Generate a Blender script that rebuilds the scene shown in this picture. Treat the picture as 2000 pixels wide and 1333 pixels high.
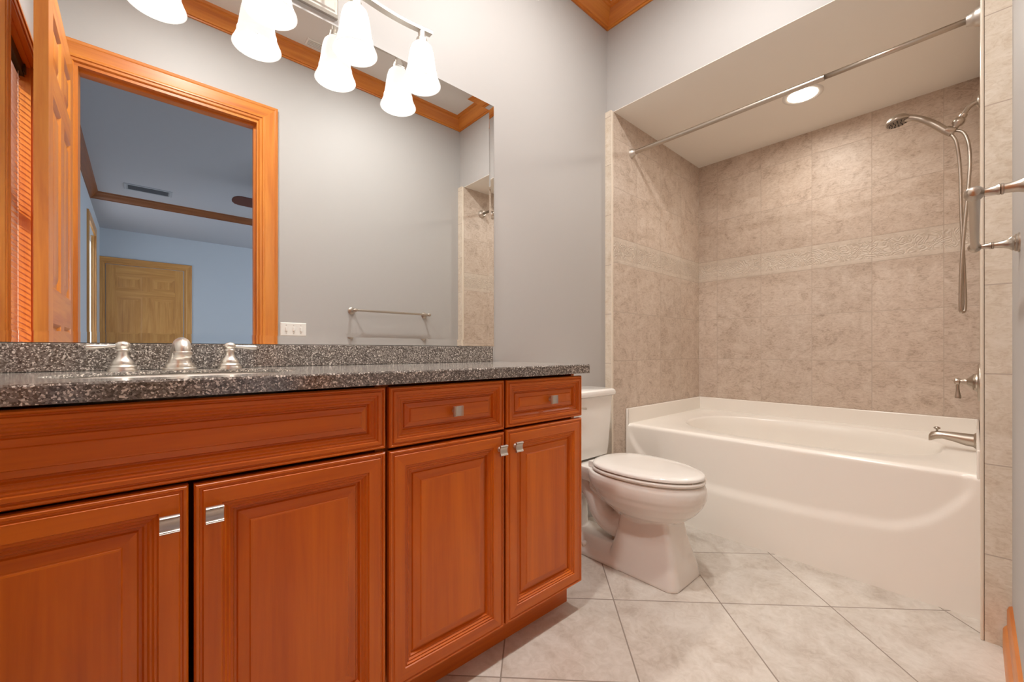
import bpy, bmesh, math, random
from mathutils import Vector, Matrix
for o in list(bpy.data.objects): bpy.data.objects.remove(o)
random.seed(4)
SC = bpy.context.scene
COL = SC.collection
R = math.radians
PI = math.pi

# ------------------------------------------------------------------ camera
cam = bpy.data.cameras.new('camera'); camo = bpy.data.objects.new('camera', cam); COL.objects.link(camo)
cam.sensor_width = 36; cam.lens = 810/2000*36; cam.shift_y = 0.00925; cam.clip_start = 0.02
camo.location = (0, 0, 1.0); camo.rotation_euler = (R(90), 0, R(48.15-90))
SC.camera = camo
# ------------------------------------------------------------------ world + exposure
SC.view_settings.view_transform = 'Standard'; SC.view_settings.look = 'None'
SC.view_settings.gamma = 1; SC.view_settings.use_curve_mapping = False
SC.view_settings.exposure = 0.0
W = bpy.data.worlds.new('world'); SC.world = W; W.use_nodes = True
bg = W.node_tree.nodes['Background']; bg.inputs[0].default_value = (0.80, 0.89, 1.0, 1); bg.inputs[1].default_value = 3.6
sun = bpy.data.lights.new('daylight_sun', 'SUN'); sun.energy = 7.0; sun.angle = R(2); sun.color = (1, .93, .84)
suno = bpy.data.objects.new('daylight_sun', sun); COL.objects.link(suno)
suno.rotation_euler = Vector((1, -.58, -.86)).to_track_quat('-Z', 'Y').to_euler()
# lamp powers (lamps built further down; the bathroom ceiling pair is added fill)
SHADE_EMIT = 0.65; BULB_W = 10.5; TUB_W = 6.2; BATH_FILL_W = 23.5; BEDROOM_W = 12.0
WARM = (1.0, 0.95, 0.88)

# ------------------------------------------------------------------ key dimensions (metres)
XL, XW, XA, XB = -0.39, 2.184, 2.317, 3.374       # left wall, header wall, tub apron, alcove back wall
YF, YM = -0.083, 1.542                            # door wall, mirror wall
YAR, YAL = -0.016, 1.4945                         # alcove end walls
ZC, ZH = 3.09, 2.48                               # ceiling, alcove header

# ------------------------------------------------------------------ materials
def mat(name, col=(.8,.8,.8), rough=.5, metal=0.0, **k):
    m = bpy.data.materials.new(name); m.use_nodes = True
    b = m.node_tree.nodes['Principled BSDF']
    b.inputs['Base Color'].default_value = (*col, 1); b.inputs['Roughness'].default_value = rough
    b.inputs['Metallic'].default_value = metal
    for kk, v in k.items(): b.inputs[kk].default_value = v
    return m
class NT:
    def __init__(s, m): s.m = m; s.t = m.node_tree; s.b = s.t.nodes['Principled BSDF']
    def n(s, typ, **k):
        n = s.t.nodes.new(typ)
        for a, v in k.items(): setattr(n, a, v)
        return n
    def put(s, sock, v):
        if hasattr(v, 'links') or hasattr(v, 'is_output'): s.t.links.new(v, sock)
        else: sock.default_value = v
    def math(s, op, a, b=0.0, c=0.0):
        n = s.n('ShaderNodeMath', operation=op)
        for i, v in enumerate((a, b, c)): s.put(n.inputs[i], v)
        return n.outputs[0]
    def pos(s):
        return s.n('ShaderNodeTexCoord').outputs['Object']
    def geo(s):
        return s.n('ShaderNodeNewGeometry').outputs['Position']
    def sep(s, v):
        n = s.n('ShaderNodeSeparateXYZ'); s.put(n.inputs[0], v); return n.outputs
    def comb(s, x, y, z):
        n = s.n('ShaderNodeCombineXYZ')
        for i, v in enumerate((x, y, z)): s.put(n.inputs[i], v)
        return n.outputs[0]
    def vmul(s, v, f):
        n = s.n('ShaderNodeVectorMath', operation='MULTIPLY'); s.put(n.inputs[0], v); s.put(n.inputs[1], f); return n.outputs[0]
    def vadd(s, v, f):
        n = s.n('ShaderNodeVectorMath', operation='ADD'); s.put(n.inputs[0], v); s.put(n.inputs[1], f); return n.outputs[0]
    def noise(s, v, scale, detail=3, rough=.55, dist=0.0):
        n = s.n('ShaderNodeTexNoise'); s.put(n.inputs['Vector'], v)
        n.inputs['Scale'].default_value = scale; n.inputs['Detail'].default_value = detail
        n.inputs['Roughness'].default_value = rough; n.inputs['Distortion'].default_value = dist
        return n.outputs['Fac']
    def ramp(s, f, stops):
        n = s.n('ShaderNodeValToRGB'); s.put(n.inputs[0], f)
        e = n.color_ramp.elements
        while len(e) < len(stops): e.new(.5)
        for i, (p, c) in enumerate(stops):
            e[i].position = p; e[i].color = (*c, 1) if len(c) == 3 else c
        return n.outputs[0]
    def mix(s, f, a, b, blend='MIX'):
        n = s.n('ShaderNodeMix', data_type='RGBA', blend_type=blend)
        s.put(n.inputs[0], f)
        for i, v in ((6, a), (7, b)):
            if isinstance(v, tuple): v = (*v, 1)
            s.put(n.inputs[i], v)
        return n.outputs[2]
    def bump(s, h, strength=.3, dist=.002):
        n = s.n('ShaderNodeBump'); s.put(n.inputs['Height'], h)
        n.inputs['Strength'].default_value = strength; n.inputs['Distance'].default_value = dist
        s.t.links.new(n.outputs[0], s.b.inputs['Normal'])
    def color(s, c): s.put(s.b.inputs['Base Color'], c)
    def rough(s, c): s.put(s.b.inputs['Roughness'], c)

def paint(name, col, rough=.55):
    m = mat(name, col, rough); t = NT(m)
    p = t.geo(); n = t.noise(p, 220, 2); t.bump(n, .06, .001)
    return m
def wood(name, c1, c2, c3, axis=2, rough=.32, scale=1.0, coat=.25):
    """grain runs along the given axis (object space = world here)"""
    m = mat(name, c1, rough); t = NT(m)
    p = t.geo()
    v = [16.0*scale]*3; v[axis] = 1.1*scale
    q = t.vmul(p, tuple(v))
    n1 = t.noise(q, 1.0, 5, .6, .6)
    w = [60.0*scale]*3; w[axis] = 3.0*scale
    n2 = t.noise(t.vmul(p, tuple(w)), 1.0, 3, .6)
    n3 = t.noise(p, 3.0, 2)
    f = t.math('ADD', t.math('MULTIPLY', n1, .72), t.math('MULTIPLY', n2, .28))
    c = t.ramp(f, [(.30, c3), (.46, c2), (.60, c1), (.74, tuple(min(1, x*1.12) for x in c1))])
    c = t.mix(t.math('MULTIPLY', n3, .35), c, c2)
    t.color(c); t.bump(n2, .08, .0006)
    m.node_tree.nodes['Principled BSDF'].inputs['Coat Weight'].default_value = coat
    m.node_tree.nodes['Principled BSDF'].inputs['Coat Roughness'].default_value = .22
    return m

CHV = wood('cherry_wood_upright', (.70,.165,.006), (.60,.124,.004), (.46,.080,.003), 2, .36, 1.0, .08)
CHH = wood('cherry_wood_level', (.70,.165,.006), (.60,.124,.004), (.46,.080,.003), 0, .36, 1.0, .08)
PINEV = wood('honey_wood_upright', (.69,.25,.034), (.58,.175,.020), (.41,.10,.011), 2, .38, 1.0, .1)
PINEH = wood('honey_wood_level', (.69,.25,.034), (.58,.175,.020), (.41,.10,.011), 0, .38, 1.0, .1)
PINEY = wood('honey_wood_deep', (.69,.25,.034), (.58,.175,.020), (.41,.10,.011), 1, .38, 1.0, .1)
OAKV = wood('tan_wood_upright', (.66,.34,.10), (.54,.25,.065), (.36,.15,.038), 2, .4)
OAKH = wood('tan_wood_level', (.66,.34,.10), (.54,.25,.065), (.36,.15,.038), 0, .4)
DARKW = wood('brown_wood_level', (.17,.055,.018), (.12,.036,.012), (.07,.02,.008), 0, .45)
SLAT = wood('blind_wood', (.52,.26,.15), (.45,.21,.12), (.34,.15,.08), 1, .45)
WALL = paint('greige_paint', (.455,.432,.412))
BEDW = paint('blue_grey_paint', (.50,.545,.60))
CEIL = paint('ceiling_paint', (.72,.69,.65))
ALCC = paint('alcove_ceiling_paint', (.90,.86,.79))
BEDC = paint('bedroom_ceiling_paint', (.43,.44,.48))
WHITE = mat('white_plastic', (.83,.80,.75), .35)
CERAM = mat('biscuit_ceramic', (.84,.80,.745), .12); CERAM.node_tree.nodes['Principled BSDF'].inputs['Coat Weight'].default_value = .4
TUBM = mat('ivory_acrylic', (.90,.845,.77), .22)
NICK = mat('brushed_nickel', (.50,.44,.375), .33, 1.0)
NICKB = mat('bright_nickel', (.62,.575,.52), .42, 1.0)
FAUC = mat('satin_nickel', (.74,.70,.64), .30, 1.0)
DARK = mat('dark_gap', (.02,.012,.01), .7)
BLACK = mat('black_rubber', (.03,.03,.03), .5)
COPPER = mat('copper_pipe', (.72,.30,.10), .35, 1.0)
MIRR = mat('mirror_silver', (.91,.925,.92), 0.0, 1.0)
CARPET = paint('beige_carpet', (.42,.36,.30), .95)
GRILL = mat('grille_grey', (.10,.11,.13), .6)
REDW = mat('red_brown_blade', (.10,.022,.016), .4)
GLASS = mat('window_glass', (1,1,1), 0.0)
_t = GLASS.node_tree; _mx = _t.nodes.new('ShaderNodeMixShader'); _tr = _t.nodes.new('ShaderNodeBsdfTransparent'); _gl = _t.nodes.new('ShaderNodeBsdfGlossy'); _gl.inputs['Roughness'].default_value = 0
_mx.inputs[0].default_value = .05; _t.links.new(_tr.outputs[0], _mx.inputs[1]); _t.links.new(_gl.outputs[0], _mx.inputs[2])
_t.links.new(_mx.outputs[0], _t.nodes['Material Output'].inputs['Surface'])

def granite():
    m = mat('speckled_solid_surface', (.2,.18,.16), .16); t = NT(m)
    p = t.geo()
    def vor(scale, off):
        n = t.n('ShaderNodeTexVoronoi'); t.put(n.inputs['Vector'], t.vadd(p, off)); n.inputs['Scale'].default_value = scale
        n.inputs['Randomness'].default_value = 1.0
        return n.outputs['Color'], n.outputs['Distance']
    c1, d1 = vor(290, (0,0,0)); s1 = t.sep(c1)
    c2, d2 = vor(500, (3,1,2)); s2 = t.sep(c2)
    base = t.ramp(s1[0], [(.0, (.045,.036,.030)), (.45, (.115,.095,.080)), (.75, (.20,.175,.155)), (1, (.30,.275,.25))])
    base = t.mix(t.math('MULTIPLY', t.math('GREATER_THAN', s2[1], .62), .55), base, (.16,.14,.125))
    fl = t.math('GREATER_THAN', s1[1], .88)
    fl2 = t.math('GREATER_THAN', s2[0], .92)
    c = t.mix(fl, base, (.66,.61,.55)); c = t.mix(fl2, c, (.52,.47,.42))
    t.color(c)
    m.node_tree.nodes['Principled BSDF'].inputs['Coat Weight'].default_value = .5
    m.node_tree.nodes['Principled BSDF'].inputs['Coat Roughness'].default_value = .08
    return m
GRAN = granite()

def tile(name, ucoord, u0, size, zlines, band=None, c=((.38,.285,.215), (.56,.445,.355), (.655,.55,.46)), grout=(.49,.395,.32)):
    """ucoord: 0 = world x, 1 = world y; zlines = heights of the level joints; band = (z0, z1) embossed border"""
    m = mat(name, c[1], .32); t = NT(m)
    p = t.geo(); s = t.sep(p)
    uu = t.math('DIVIDE', t.math('SUBTRACT', s[ucoord], u0), size)
    fu = t.math('FRACT', uu); iu = t.math('FLOOR', uu)
    du = t.math('MULTIPLY', t.math('SUBTRACT', .5, t.math('ABSOLUTE', t.math('SUBTRACT', fu, .5))), size)
    d = du; iz = 0.0
    for z in zlines:
        d = t.math('MINIMUM', d, t.math('ABSOLUTE', t.math('SUBTRACT', s[2], z)))
        g = t.math('GREATER_THAN', s[2], z); iz = t.math('ADD', iz, g)
    joint = t.math('LESS_THAN', d, .0019)
    wn = t.n('ShaderNodeTexWhiteNoise'); t.put(wn.inputs['Vector'], t.comb(iu, iz, 3.0))
    q = t.vadd(p, t.vmul(wn.outputs['Color'], (9.0, 9.0, 9.0)))
    n1 = t.noise(q, 11, 6, .65, 1.0)
    n2 = t.noise(t.vmul(q, (1, 1, 2.2)), 26, 5, .62, 2.2)
    f = t.math('ADD', t.math('MULTIPLY', n1, .55), t.math('MULTIPLY', n2, .45))
    col = t.ramp(f, [(.34, c[0]), (.47, c[1]), (.62, c[2])])
    vein = t.math('LESS_THAN', t.math('ABSOLUTE', t.math('SUBTRACT', n2, .40)), .012)
    col = t.mix(t.math('MULTIPLY', vein, .45), col, c[0])
    tw = t.math('ADD', .96, t.math('MULTIPLY', wn.outputs['Value'], .08))
    col = t.mix(1.0, col, t.comb(tw, tw, tw), 'MULTIPLY')
    h = t.math('MULTIPLY', t.math('MINIMUM', d, .004), 60.0)
    if band:
        inb = t.math('MULTIPLY', t.math('GREATER_THAN', s[2], band[0]), t.math('LESS_THAN', s[2], band[1]))
        col = t.mix(t.math('MULTIPLY', inb, .45), col, (.66,.585,.49))
        # scrollwork relief: bump, plus a darker line tint that paints in its shading
        sc = t.noise(p, 24, 0, .5, .6)
        scr = t.math('SUBTRACT', 1.0, t.math('MINIMUM', t.math('MULTIPLY', t.math('ABSOLUTE', t.math('SUBTRACT', t.math('FRACT', t.math('MULTIPLY', sc, 6.0)), .5)), 2.2), 1.0))
        mid = t.math('MULTIPLY', t.math('GREATER_THAN', s[2], band[0]+.026), t.math('LESS_THAN', s[2], band[1]-.026))
        col = t.mix(t.math('MULTIPLY', t.math('MULTIPLY', scr, mid), .45), col, (.46,.37,.29))
        e1 = t.math('LESS_THAN', t.math('ABSOLUTE', t.math('SUBTRACT', s[2], band[0]+.014)), .004)
        e2 = t.math('LESS_THAN', t.math('ABSOLUTE', t.math('SUBTRACT', s[2], band[1]-.014)), .004)
        rel = t.math('ADD', t.math('MULTIPLY', scr, mid), t.math('ADD', e1, e2))
        h = t.math('ADD', h, t.math('MULTIPLY', rel, 2.2))
    h = t.math('ADD', h, t.math('MULTIPLY', n2, .12))
    col = t.mix(joint, col, grout)
    t.color(col); t.bump(h, .35, .003)
    t.rough(t.math('ADD', .46, t.math('MULTIPLY', joint, .3)))
    return m
ZL = [.935, 1.243, 1.548, 1.708, 2.016, 2.324]
TB = tile('beige_tile_back', 1, .426, .3085, ZL, (1.548, 1.708))
TS = tile('beige_tile_side', 0, 3.374, .3085, ZL, (1.548, 1.708))
TE = tile('beige_tile_edge', 1, 5.0, 9.0, [.30, .61, .92, 1.225, 1.53, 1.84, 2.15, 2.45], None, ((.55,.44,.33), (.66,.565,.45), (.74,.655,.55)))

def floor_mat():
    m = mat('diagonal_floor_tile', (.6,.5,.4), .3); t = NT(m)
    p = t.geo(); s = t.sep(p); k = 2**.5
    a = t.math('DIVIDE', t.math('SUBTRACT', t.math('DIVIDE', t.math('ADD', s[0], s[1]), k), 1.264), .419)
    b = t.math('DIVIDE', t.math('SUBTRACT', t.math('DIVIDE', t.math('SUBTRACT', s[0], s[1]), k), .315), .419)
    ds = []
    for u in (a, b):
        ds.append(t.math('MULTIPLY', t.math('SUBTRACT', .5, t.math('ABSOLUTE', t.math('SUBTRACT', t.math('FRACT', u), .5))), .419))
    d = t.math('MINIMUM', ds[0], ds[1])
    joint = t.math('LESS_THAN', d, .0024)
    wn = t.n('ShaderNodeTexWhiteNoise'); t.put(wn.inputs['Vector'], t.comb(t.math('FLOOR', a), t.math('FLOOR', b), 1.0))
    q = t.vadd(p, t.vmul(wn.outputs['Color'], (7.0, 7.0, 7.0)))
    n1 = t.noise(q, 5.5, 6, .62, 1.0); n2 = t.noise(q, 24, 4, .65, 1.6)
    f = t.math('ADD', t.math('MULTIPLY', n1, .62), t.math('MULTIPLY', n2, .38))
    col = t.ramp(f, [(.33, (.48,.405,.335)), (.47, (.61,.545,.475)), (.62, (.71,.655,.59))])
    tw = t.math('ADD', .95, t.math('MULTIPLY', wn.outputs['Value'], .1))
    col = t.mix(1.0, col, t.comb(tw, tw, tw), 'MULTIPLY')
    col = t.mix(joint, col, (.30,.245,.20))
    t.color(col); t.bump(t.math('ADD', t.math('MULTIPLY', t.math('MINIMUM', d, .005), 60), t.math('MULTIPLY', n2, .1)), .35, .003)
    t.rough(t.math('ADD', .30, t.math('MULTIPLY', joint, .4)))
    return m
FLOOR = floor_mat()

def emit(name, col, strength, base=.8):
    m = mat(name, (base,)*3, .3)
    b = m.node_tree.nodes['Principled BSDF']
    b.inputs['Emission Color'].default_value = (*col, 1); b.inputs['Emission Strength'].default_value = strength
    return m
SHADE = emit('lit_opal_glass', (1.0, .96, .90), SHADE_EMIT, .6)
CANLENS = emit('lit_can_lens', (1.0, .90, .76), 6.0)

# ------------------------------------------------------------------ mesh helpers
class MB:
    def __init__(s): s.v = []; s.f = []; s.mi = []
    def add(s, vs, fs, mi=0):
        b = len(s.v); s.v += [tuple(v) for v in vs]; s.f += [tuple(b+i for i in f) for f in fs]
        s.mi += ([mi]*len(fs) if isinstance(mi, int) else list(mi)); return s
    def box(s, x0, x1, y0, y1, z0, z1, mi=0):
        vs = [(x, y, z) for x in (x0, x1) for y in (y0, y1) for z in (z0, z1)]
        fs = [(0,1,3,2), (4,6,7,5), (0,4,5,1), (2,3,7,6), (0,2,6,4), (1,5,7,3)]
        return s.add(vs, fs, mi)
    def lathe(s, prof, origin=(0,0,0), axis=(0,0,1), n=32, cap=True, mi=0):
        A = Vector(axis).normalized(); U = A.orthogonal().normalized(); V = A.cross(U); O = Vector(origin)
        vs = []; fs = []
        for r, h in prof:
            for i in range(n):
                a = 2*PI*i/n; vs.append(O + A*h + (U*math.cos(a)+V*math.sin(a))*r)
        for j in range(len(prof)-1):
            for i in range(n):
                k = (i+1) % n; fs.append((j*n+i, j*n+k, (j+1)*n+k, (j+1)*n+i))
        if cap:
            if prof[0][0] > 1e-5: fs.append(tuple(range(n-1, -1, -1)))
            if prof[-1][0] > 1e-5: fs.append(tuple((len(prof)-1)*n+i for i in range(n)))
        return s.add(vs, fs, mi)
    def tube(s, pts, rad, n=14, smooth=3, cap=True, mi=0, squash=None):
        P = [Vector(p) for p in pts]; Rr = list(rad) if hasattr(rad, '__len__') else [rad]*len(P)
        if smooth > 1 and len(P) > 2:
            Q = []; RR = []
            for i in range(len(P)-1):
                p0 = P[max(i-1,0)]; p1 = P[i]; p2 = P[i+1]; p3 = P[min(i+2, len(P)-1)]
                for k in range(smooth):
                    t = k/smooth
                    Q.append(.5*((2*p1)+(p2-p0)*t+(2*p0-5*p1+4*p2-p3)*t*t+(3*p1-3*p2+p3-p0)*t**3)); RR.append(Rr[i]*(1-t)+Rr[i+1]*t)
            Q.append(P[-1]); RR.append(Rr[-1]); P, Rr = Q, RR
        vs = []; fs = []; U = None
        for i, p in enumerate(P):
            T = (P[min(i+1, len(P)-1)]-P[max(i-1, 0)]).normalized()
            U = T.orthogonal().normalized() if U is None else (U-T*U.dot(T)).normalized()
            V = T.cross(U)
            for k in range(n):
                a = 2*PI*k/n; w = U*math.cos(a)*Rr[i]+V*math.sin(a)*Rr[i]
                if squash: w = Vector((w.x*squash[0], w.y*squash[1], w.z*squash[2]))
                vs.append(p+w)
        for j in range(len(P)-1):
            for i in range(n):
                k = (i+1) % n; fs.append((j*n+i, j*n+k, (j+1)*n+k, (j+1)*n+i))
        if cap:
            fs.append(tuple(range(n-1, -1, -1))); fs.append(tuple((len(P)-1)*n+i for i in range(n)))
        return s.add(vs, fs, mi)
    def loft(s, rings, cap0=True, cap1=True, closed=True, mi=0):
        n = len(rings[0]); vs = [v for r in rings for v in r]; fs = []
        for j in range(len(rings)-1):
            for i in range(n if closed else n-1):
                k = (i+1) % n; fs.append((j*n+i, j*n+k, (j+1)*n+k, (j+1)*n+i))
        if cap0: fs.append(tuple(range(n-1, -1, -1)))
        if cap1: fs.append(tuple((len(rings)-1)*n+i for i in range(n)))
        return s.add(vs, fs, mi)
    def panel(s, x0, x1, z0, z1, y, prof, mats=(0, 1), back=None, plane='y'):
        """mitred moulded panel facing -y; prof = [(inset, outward height)], stiles use mats[0], rails mats[1]"""
        vs = []; fs = []; mi = []
        for ins, h in prof:
            vs += [(x0+ins, y-h, z0+ins), (x1-ins, y-h, z0+ins), (x1-ins, y-h, z1-ins), (x0+ins, y-h, z1-ins)]
        for j in range(len(prof)-1):
            for i in range(4):
                k = (i+1) % 4; fs.append((j*4+i, j*4+k, (j+1)*4+k, (j+1)*4+i)); mi.append(mats[1] if i in (0, 2) else mats[0])
        L = (len(prof)-1)*4; fs.append((L, L+1, L+2, L+3)); mi.append(mats[0] if (x1-x0) < (z1-z0)*1.6 else mats[1])
        fs.append((3, 2, 1, 0)); mi.append(mats[0])
        if plane == 'x':     # faces +x instead: (x,y,z)->( -y, x, z)
            vs = [(-b, a, c) for a, b, c in vs]
        return s.add(vs, fs, mi)
    def build(s, name, mats, parent=None, smooth=False, auto=None, bevel=0, recalc=True):
        me = bpy.data.meshes.new(name); me.from_pydata(s.v, [], s.f)
        mats = mats if isinstance(mats, (list, tuple)) else [mats]
        for m in mats: me.materials.append(m)
        for p, i in zip(me.polygons, s.mi): p.material_index = i
        if recalc:
            bm = bmesh.new(); bm.from_mesh(me); bmesh.ops.recalc_face_normals(bm, faces=bm.faces); bm.to_mesh(me); bm.free()
        o = bpy.data.objects.new(name, me); COL.objects.link(o)
        if parent is not None:
            o.parent = parent; o.matrix_parent_inverse = Matrix.Translation(-Vector(parent.location)) if not parent.parent else Matrix.Identity(4)
        if smooth or auto is not None:
            for p in me.polygons: p.use_smooth = True
            if auto is not None:
                bm = bmesh.new(); bm.from_mesh(me)
                for e in bm.edges:
                    if len(e.link_faces) == 2 and e.calc_face_angle(0) > R(auto): e.smooth = False
                bm.to_mesh(me); bm.free()
        if bevel:
            b = o.modifiers.new('bevel', 'BEVEL'); b.width = bevel; b.segments = 2; b.limit_method = 'ANGLE'; b.angle_limit = R(40)
        return o
def empty(name, label, cat, loc=(0,0,0), group=None):
    o = bpy.data.objects.new(name, None); COL.objects.link(o); o.location = loc; o.empty_display_size = .05
    o['label'] = label; o['category'] = cat
    if group: o['group'] = group
    return o
def tag(o, label, cat, group=None, kind=None):
    o['label'] = label; o['category'] = cat
    if group: o['group'] = group
    if kind: o['kind'] = kind
    return o
def struct(o, label=None):
    o['kind'] = 'structure'; o['category'] = o.name.split('_')[0].split('.')[0]
    o['label'] = label or o.name.replace('_', ' ')
    return o
def lamp(name, typ, loc, w, col, size=.05, rot=None, spot=None):
    l = bpy.data.lights.new(name, typ); l.energy = w; l.color = col
    if typ in ('POINT', 'SPOT'): l.shadow_soft_size = size
    if typ == 'AREA': l.shape = 'DISK'; l.size = size
    if spot: l.spot_size = R(spot); l.spot_blend = .6
    o = bpy.data.objects.new(name, l); COL.objects.link(o); o.location = loc
    if rot: o.rotation_euler = rot
    return o

# ================================================================== SETTING
struct(MB().box(XL-.12, 3.43, YF, YM, -.05, 0).build('floor', FLOOR), 'beige stone tiles laid on the diagonal across the bathroom floor')
struct(MB().box(XL-.12, 2.30, YF-.12, YM+.12, ZC, ZC+.05).build('ceiling', CEIL), 'pale bathroom ceiling inside the wooden crown, seen in the mirror')
struct(MB().box(XL-.12, 3.5, YM, YM+.12, 0, ZC).build('wall_back', WALL), 'grey painted wall behind the vanity mirror and toilet')
struct(MB().box(2.184, 2.304, YF, YM, ZH+.003, ZC).build('wall_right', WALL), 'painted header wall above the bathtub alcove')
# door wall with its opening
w = MB(); OX0, OX1, OZ = -.262, .586, 2.517
w.box(XL-.12, OX0, YF-.12, YF, 0, ZC).box(OX1, 3.5, YF-.12, YF, 0, ZC).box(OX0, OX1, YF-.12, YF, OZ, ZC)
struct(w.build('wall_front', WALL), 'grey wall around the wooden bathroom doorway with the towel bar on it')
# left wall with window opening
WY0, WY1, WZ0, WZ1 = .05, .615, .95, 2.36
w = MB(); w.box(XL-.12, XL, YF, WY0, 0, ZC).box(XL-.12, XL, WY1, YM, 0, ZC).box(XL-.12, XL, WY0, WY1, 0, WZ0).box(XL-.12, XL, WY0, WY1, WZ1, ZC)
struct(w.build('wall_left', WALL), 'side wall holding the narrow window with wooden blinds')
# alcove
struct(MB().box(XB, XB+.06, YF, YM, 0, ZH).build('wall_alcove_back', TB), 'tiled long wall behind the bathtub with an embossed border')
struct(MB().box(2.172, XB, YAL, YM, 0, ZH, 0).build('wall_alcove_left', [TS]), 'tiled end wall of the bathtub alcove beside the toilet')
struct(MB().box(2.172, XB, YF, YAR, 0, ZH, 0).build('wall_alcove_right', [TS]), 'tiled end wall of the bathtub alcove carrying the shower fittings')
struct(MB().box(2.1845, XB+.06, YF, YM, ZH, ZH+.02).build('ceiling', ALCC), 'lowered cream ceiling over the bathtub')
# edge tiles facing the room
struct(MB().box(2.164, 2.172, YAL+.004, YM, 0, ZH+.006).build('trim_1', TE), 'upright strip of edge tiles left of the bathtub')
struct(MB().box(2.164, 2.172, YF, YAR-.006, 0, ZH+.006).build('trim_2', TE), 'upright strip of edge tiles right of the bathtub')
BULL = mat('cream_bullnose', (.74,.64,.52), .3)
for nm, y0, y1 in (('trim_3', YAR-.005, YAR+.004), ('trim_4', YAL-.003, YAL+.004)):
    struct(MB().box(2.162, 2.18, y0, y1, 0, ZH).build(nm, BULL, bevel=.003), 'rounded cream edge strip down the tiled %s corner' % ('right' if nm == 'trim_3' else 'left'))

# crown moulding: nested mitred loops
def crown(name, x0, x1, y0, y1, ztop, prof, mats, label, sides=(1,1,1,1)):
    vs = []; fs = []; mi = []
    for ins, dz in prof:
        vs += [(x0+ins, y0+ins, ztop-dz), (x1-ins, y0+ins, ztop-dz), (x1-ins, y1-ins, ztop-dz), (x0+ins, y1-ins, ztop-dz)]
    for j in range(len(prof)-1):
        for i in range(4):
            if sides[i]: fs.append((j*4+i, j*4+(i+1)%4, (j+1)*4+(i+1)%4, (j+1)*4+i)); mi.append(0 if i in (0, 2) else 1)
    o = MB().add(vs, fs, mi).build(name, mats, auto=25)
    return struct(o, label)
CP = [(.0,.085), (.010,.085), (.012,.078), (.020,.076), (.024,.070), (.034,.060), (.050,.040), (.066,.026), (.072,.022), (.074,.014), (.084,.012), (.088,.004), (.092,.0), (0,0)]
crown('trim_5', XL, XW, YF, YM, ZC, CP, [PINEH, PINEY], 'honey coloured wooden crown moulding round the bathroom ceiling')

# baseboard on the door wall
b = MB()
pr = [(YF, 0), (YF+.021, 0), (YF+.021, .066), (YF+.018, .074), (YF+.012, .082), (YF+.012, .134), (YF+.008, .146), (YF, .15)]
b.loft([[(.700, y, z) for y, z in pr], [(2.155, y, z) for y, z in pr]])
struct(b.build('baseboard_front', PINEH, auto=30), 'orange wooden baseboard beside the tiled edge at lower right')

# ---------------------------------------------------------------- doorway casing
def casing_prof(): return [(0,0), (0,.020), (.006,.024), (.014,.022), (.020,.018), (.050,.016), (.074,.014), (.080,.017), (.088,.017), (.092,.011), (.104,.010), (.110,.004), (.112,0)]
def casing(name, x0, x1, z1, y, sign, mats, parent=None, label=None, width=1.0, z0=0.0):
    """three-sided mitred door casing; outer size given; sign=+1 protrudes towards +y"""
    m = MB(); pr = casing_prof()
    vs = []; fs = []; mi = []
    for ins, h in pr:
        i = ins*width
        vs += [(x0+i, y+sign*h, z0), (x0+i, y+sign*h, z1-i), (x1-i, y+sign*h, z1-i), (x1-i, y+sign*h, z0)]
    for j in range(len(pr)-1):
        for k in range(3):
            fs.append((j*4+k, j*4+k+1, (j+1)*4+k+1, (j+1)*4+k)); mi.append(1 if k == 1 else 0)
    m.add(vs, fs, mi)
    return m.build(name, mats, parent, auto=25)
dr = struct(casing('door_1', -.372, .690, 2.627, YF, 1, [PINEV, PINEH]), 'tall honey wood door casing reflected in the mirror')
jm = MB().box(OX0-.0, OX0+.016, YF-.12, YF+.001, 0, OZ-.016, 0).box(OX1-.016, OX1, YF-.12, YF+.001, 0, OZ-.016, 0).box(OX0, OX1, YF-.12, YF+.001, OZ-.016, OZ, 1)
jm.box(OX1-.028, OX1-.016, YF-.075, YF-.040, 0, OZ-.028).box(OX0+.016, OX1-.016, YF-.075, YF-.04, OZ-.028, OZ-.016, 1)
jm.build('jamb', [PINEV, PINEH], dr)

# bathroom door leaf, swung open along the left wall (faces +x)
def six_panel(name, w_, h_, t_, mats, parent, flip=False, rows=None):
    """leaf in local frame: x 0..w, z 0..h, front face at y=0 facing -y, thickness t behind"""
    m = MB(); st = .115; mid = .105; pw = (w_-2*st-mid)/2
    rows = rows or [(.24, .24+.62*h_/2.44*1.55-.2), (0, 0), (0, 0)]
    m.box(0, st, 0, t_, 0, h_, 0).box(w_-st, w_, 0, t_, 0, h_, 0)
    zs = [0] + [z for r in rows for z in r] + [h_]
    for a, c in zip(zs[0::2], zs[1::2]): m.box(st, w_-st, 0, t_, a, c, 1)
    for (a, c) in rows: m.box(st+pw, st+pw+mid, 0, t_, a, c, 0)
    for (a, c) in rows:
        for x in (st, st+pw+mid):
            for side in (0, 1):
                pf = [(0, 0), (.006, -.003), (.012, -.009), (.016, -.012), (.030, -.012), (.052, -.004), (.056, -.003)]
                q = MB().panel(x, x+pw, a, c, 0, pf, (0, 1))
                if side: vs = [(vx, t_-vy, vz) for vx, vy, vz in q.v]
                else: vs = q.v
                m.add(vs, [f for f in q.f[:-1]], q.mi[:-1])
    return m
lf = six_panel('x', .80, 2.47, .038, None, None, rows=[(.25, 1.10), (1.24, 2.02), (2.14, 2.35)])
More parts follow.
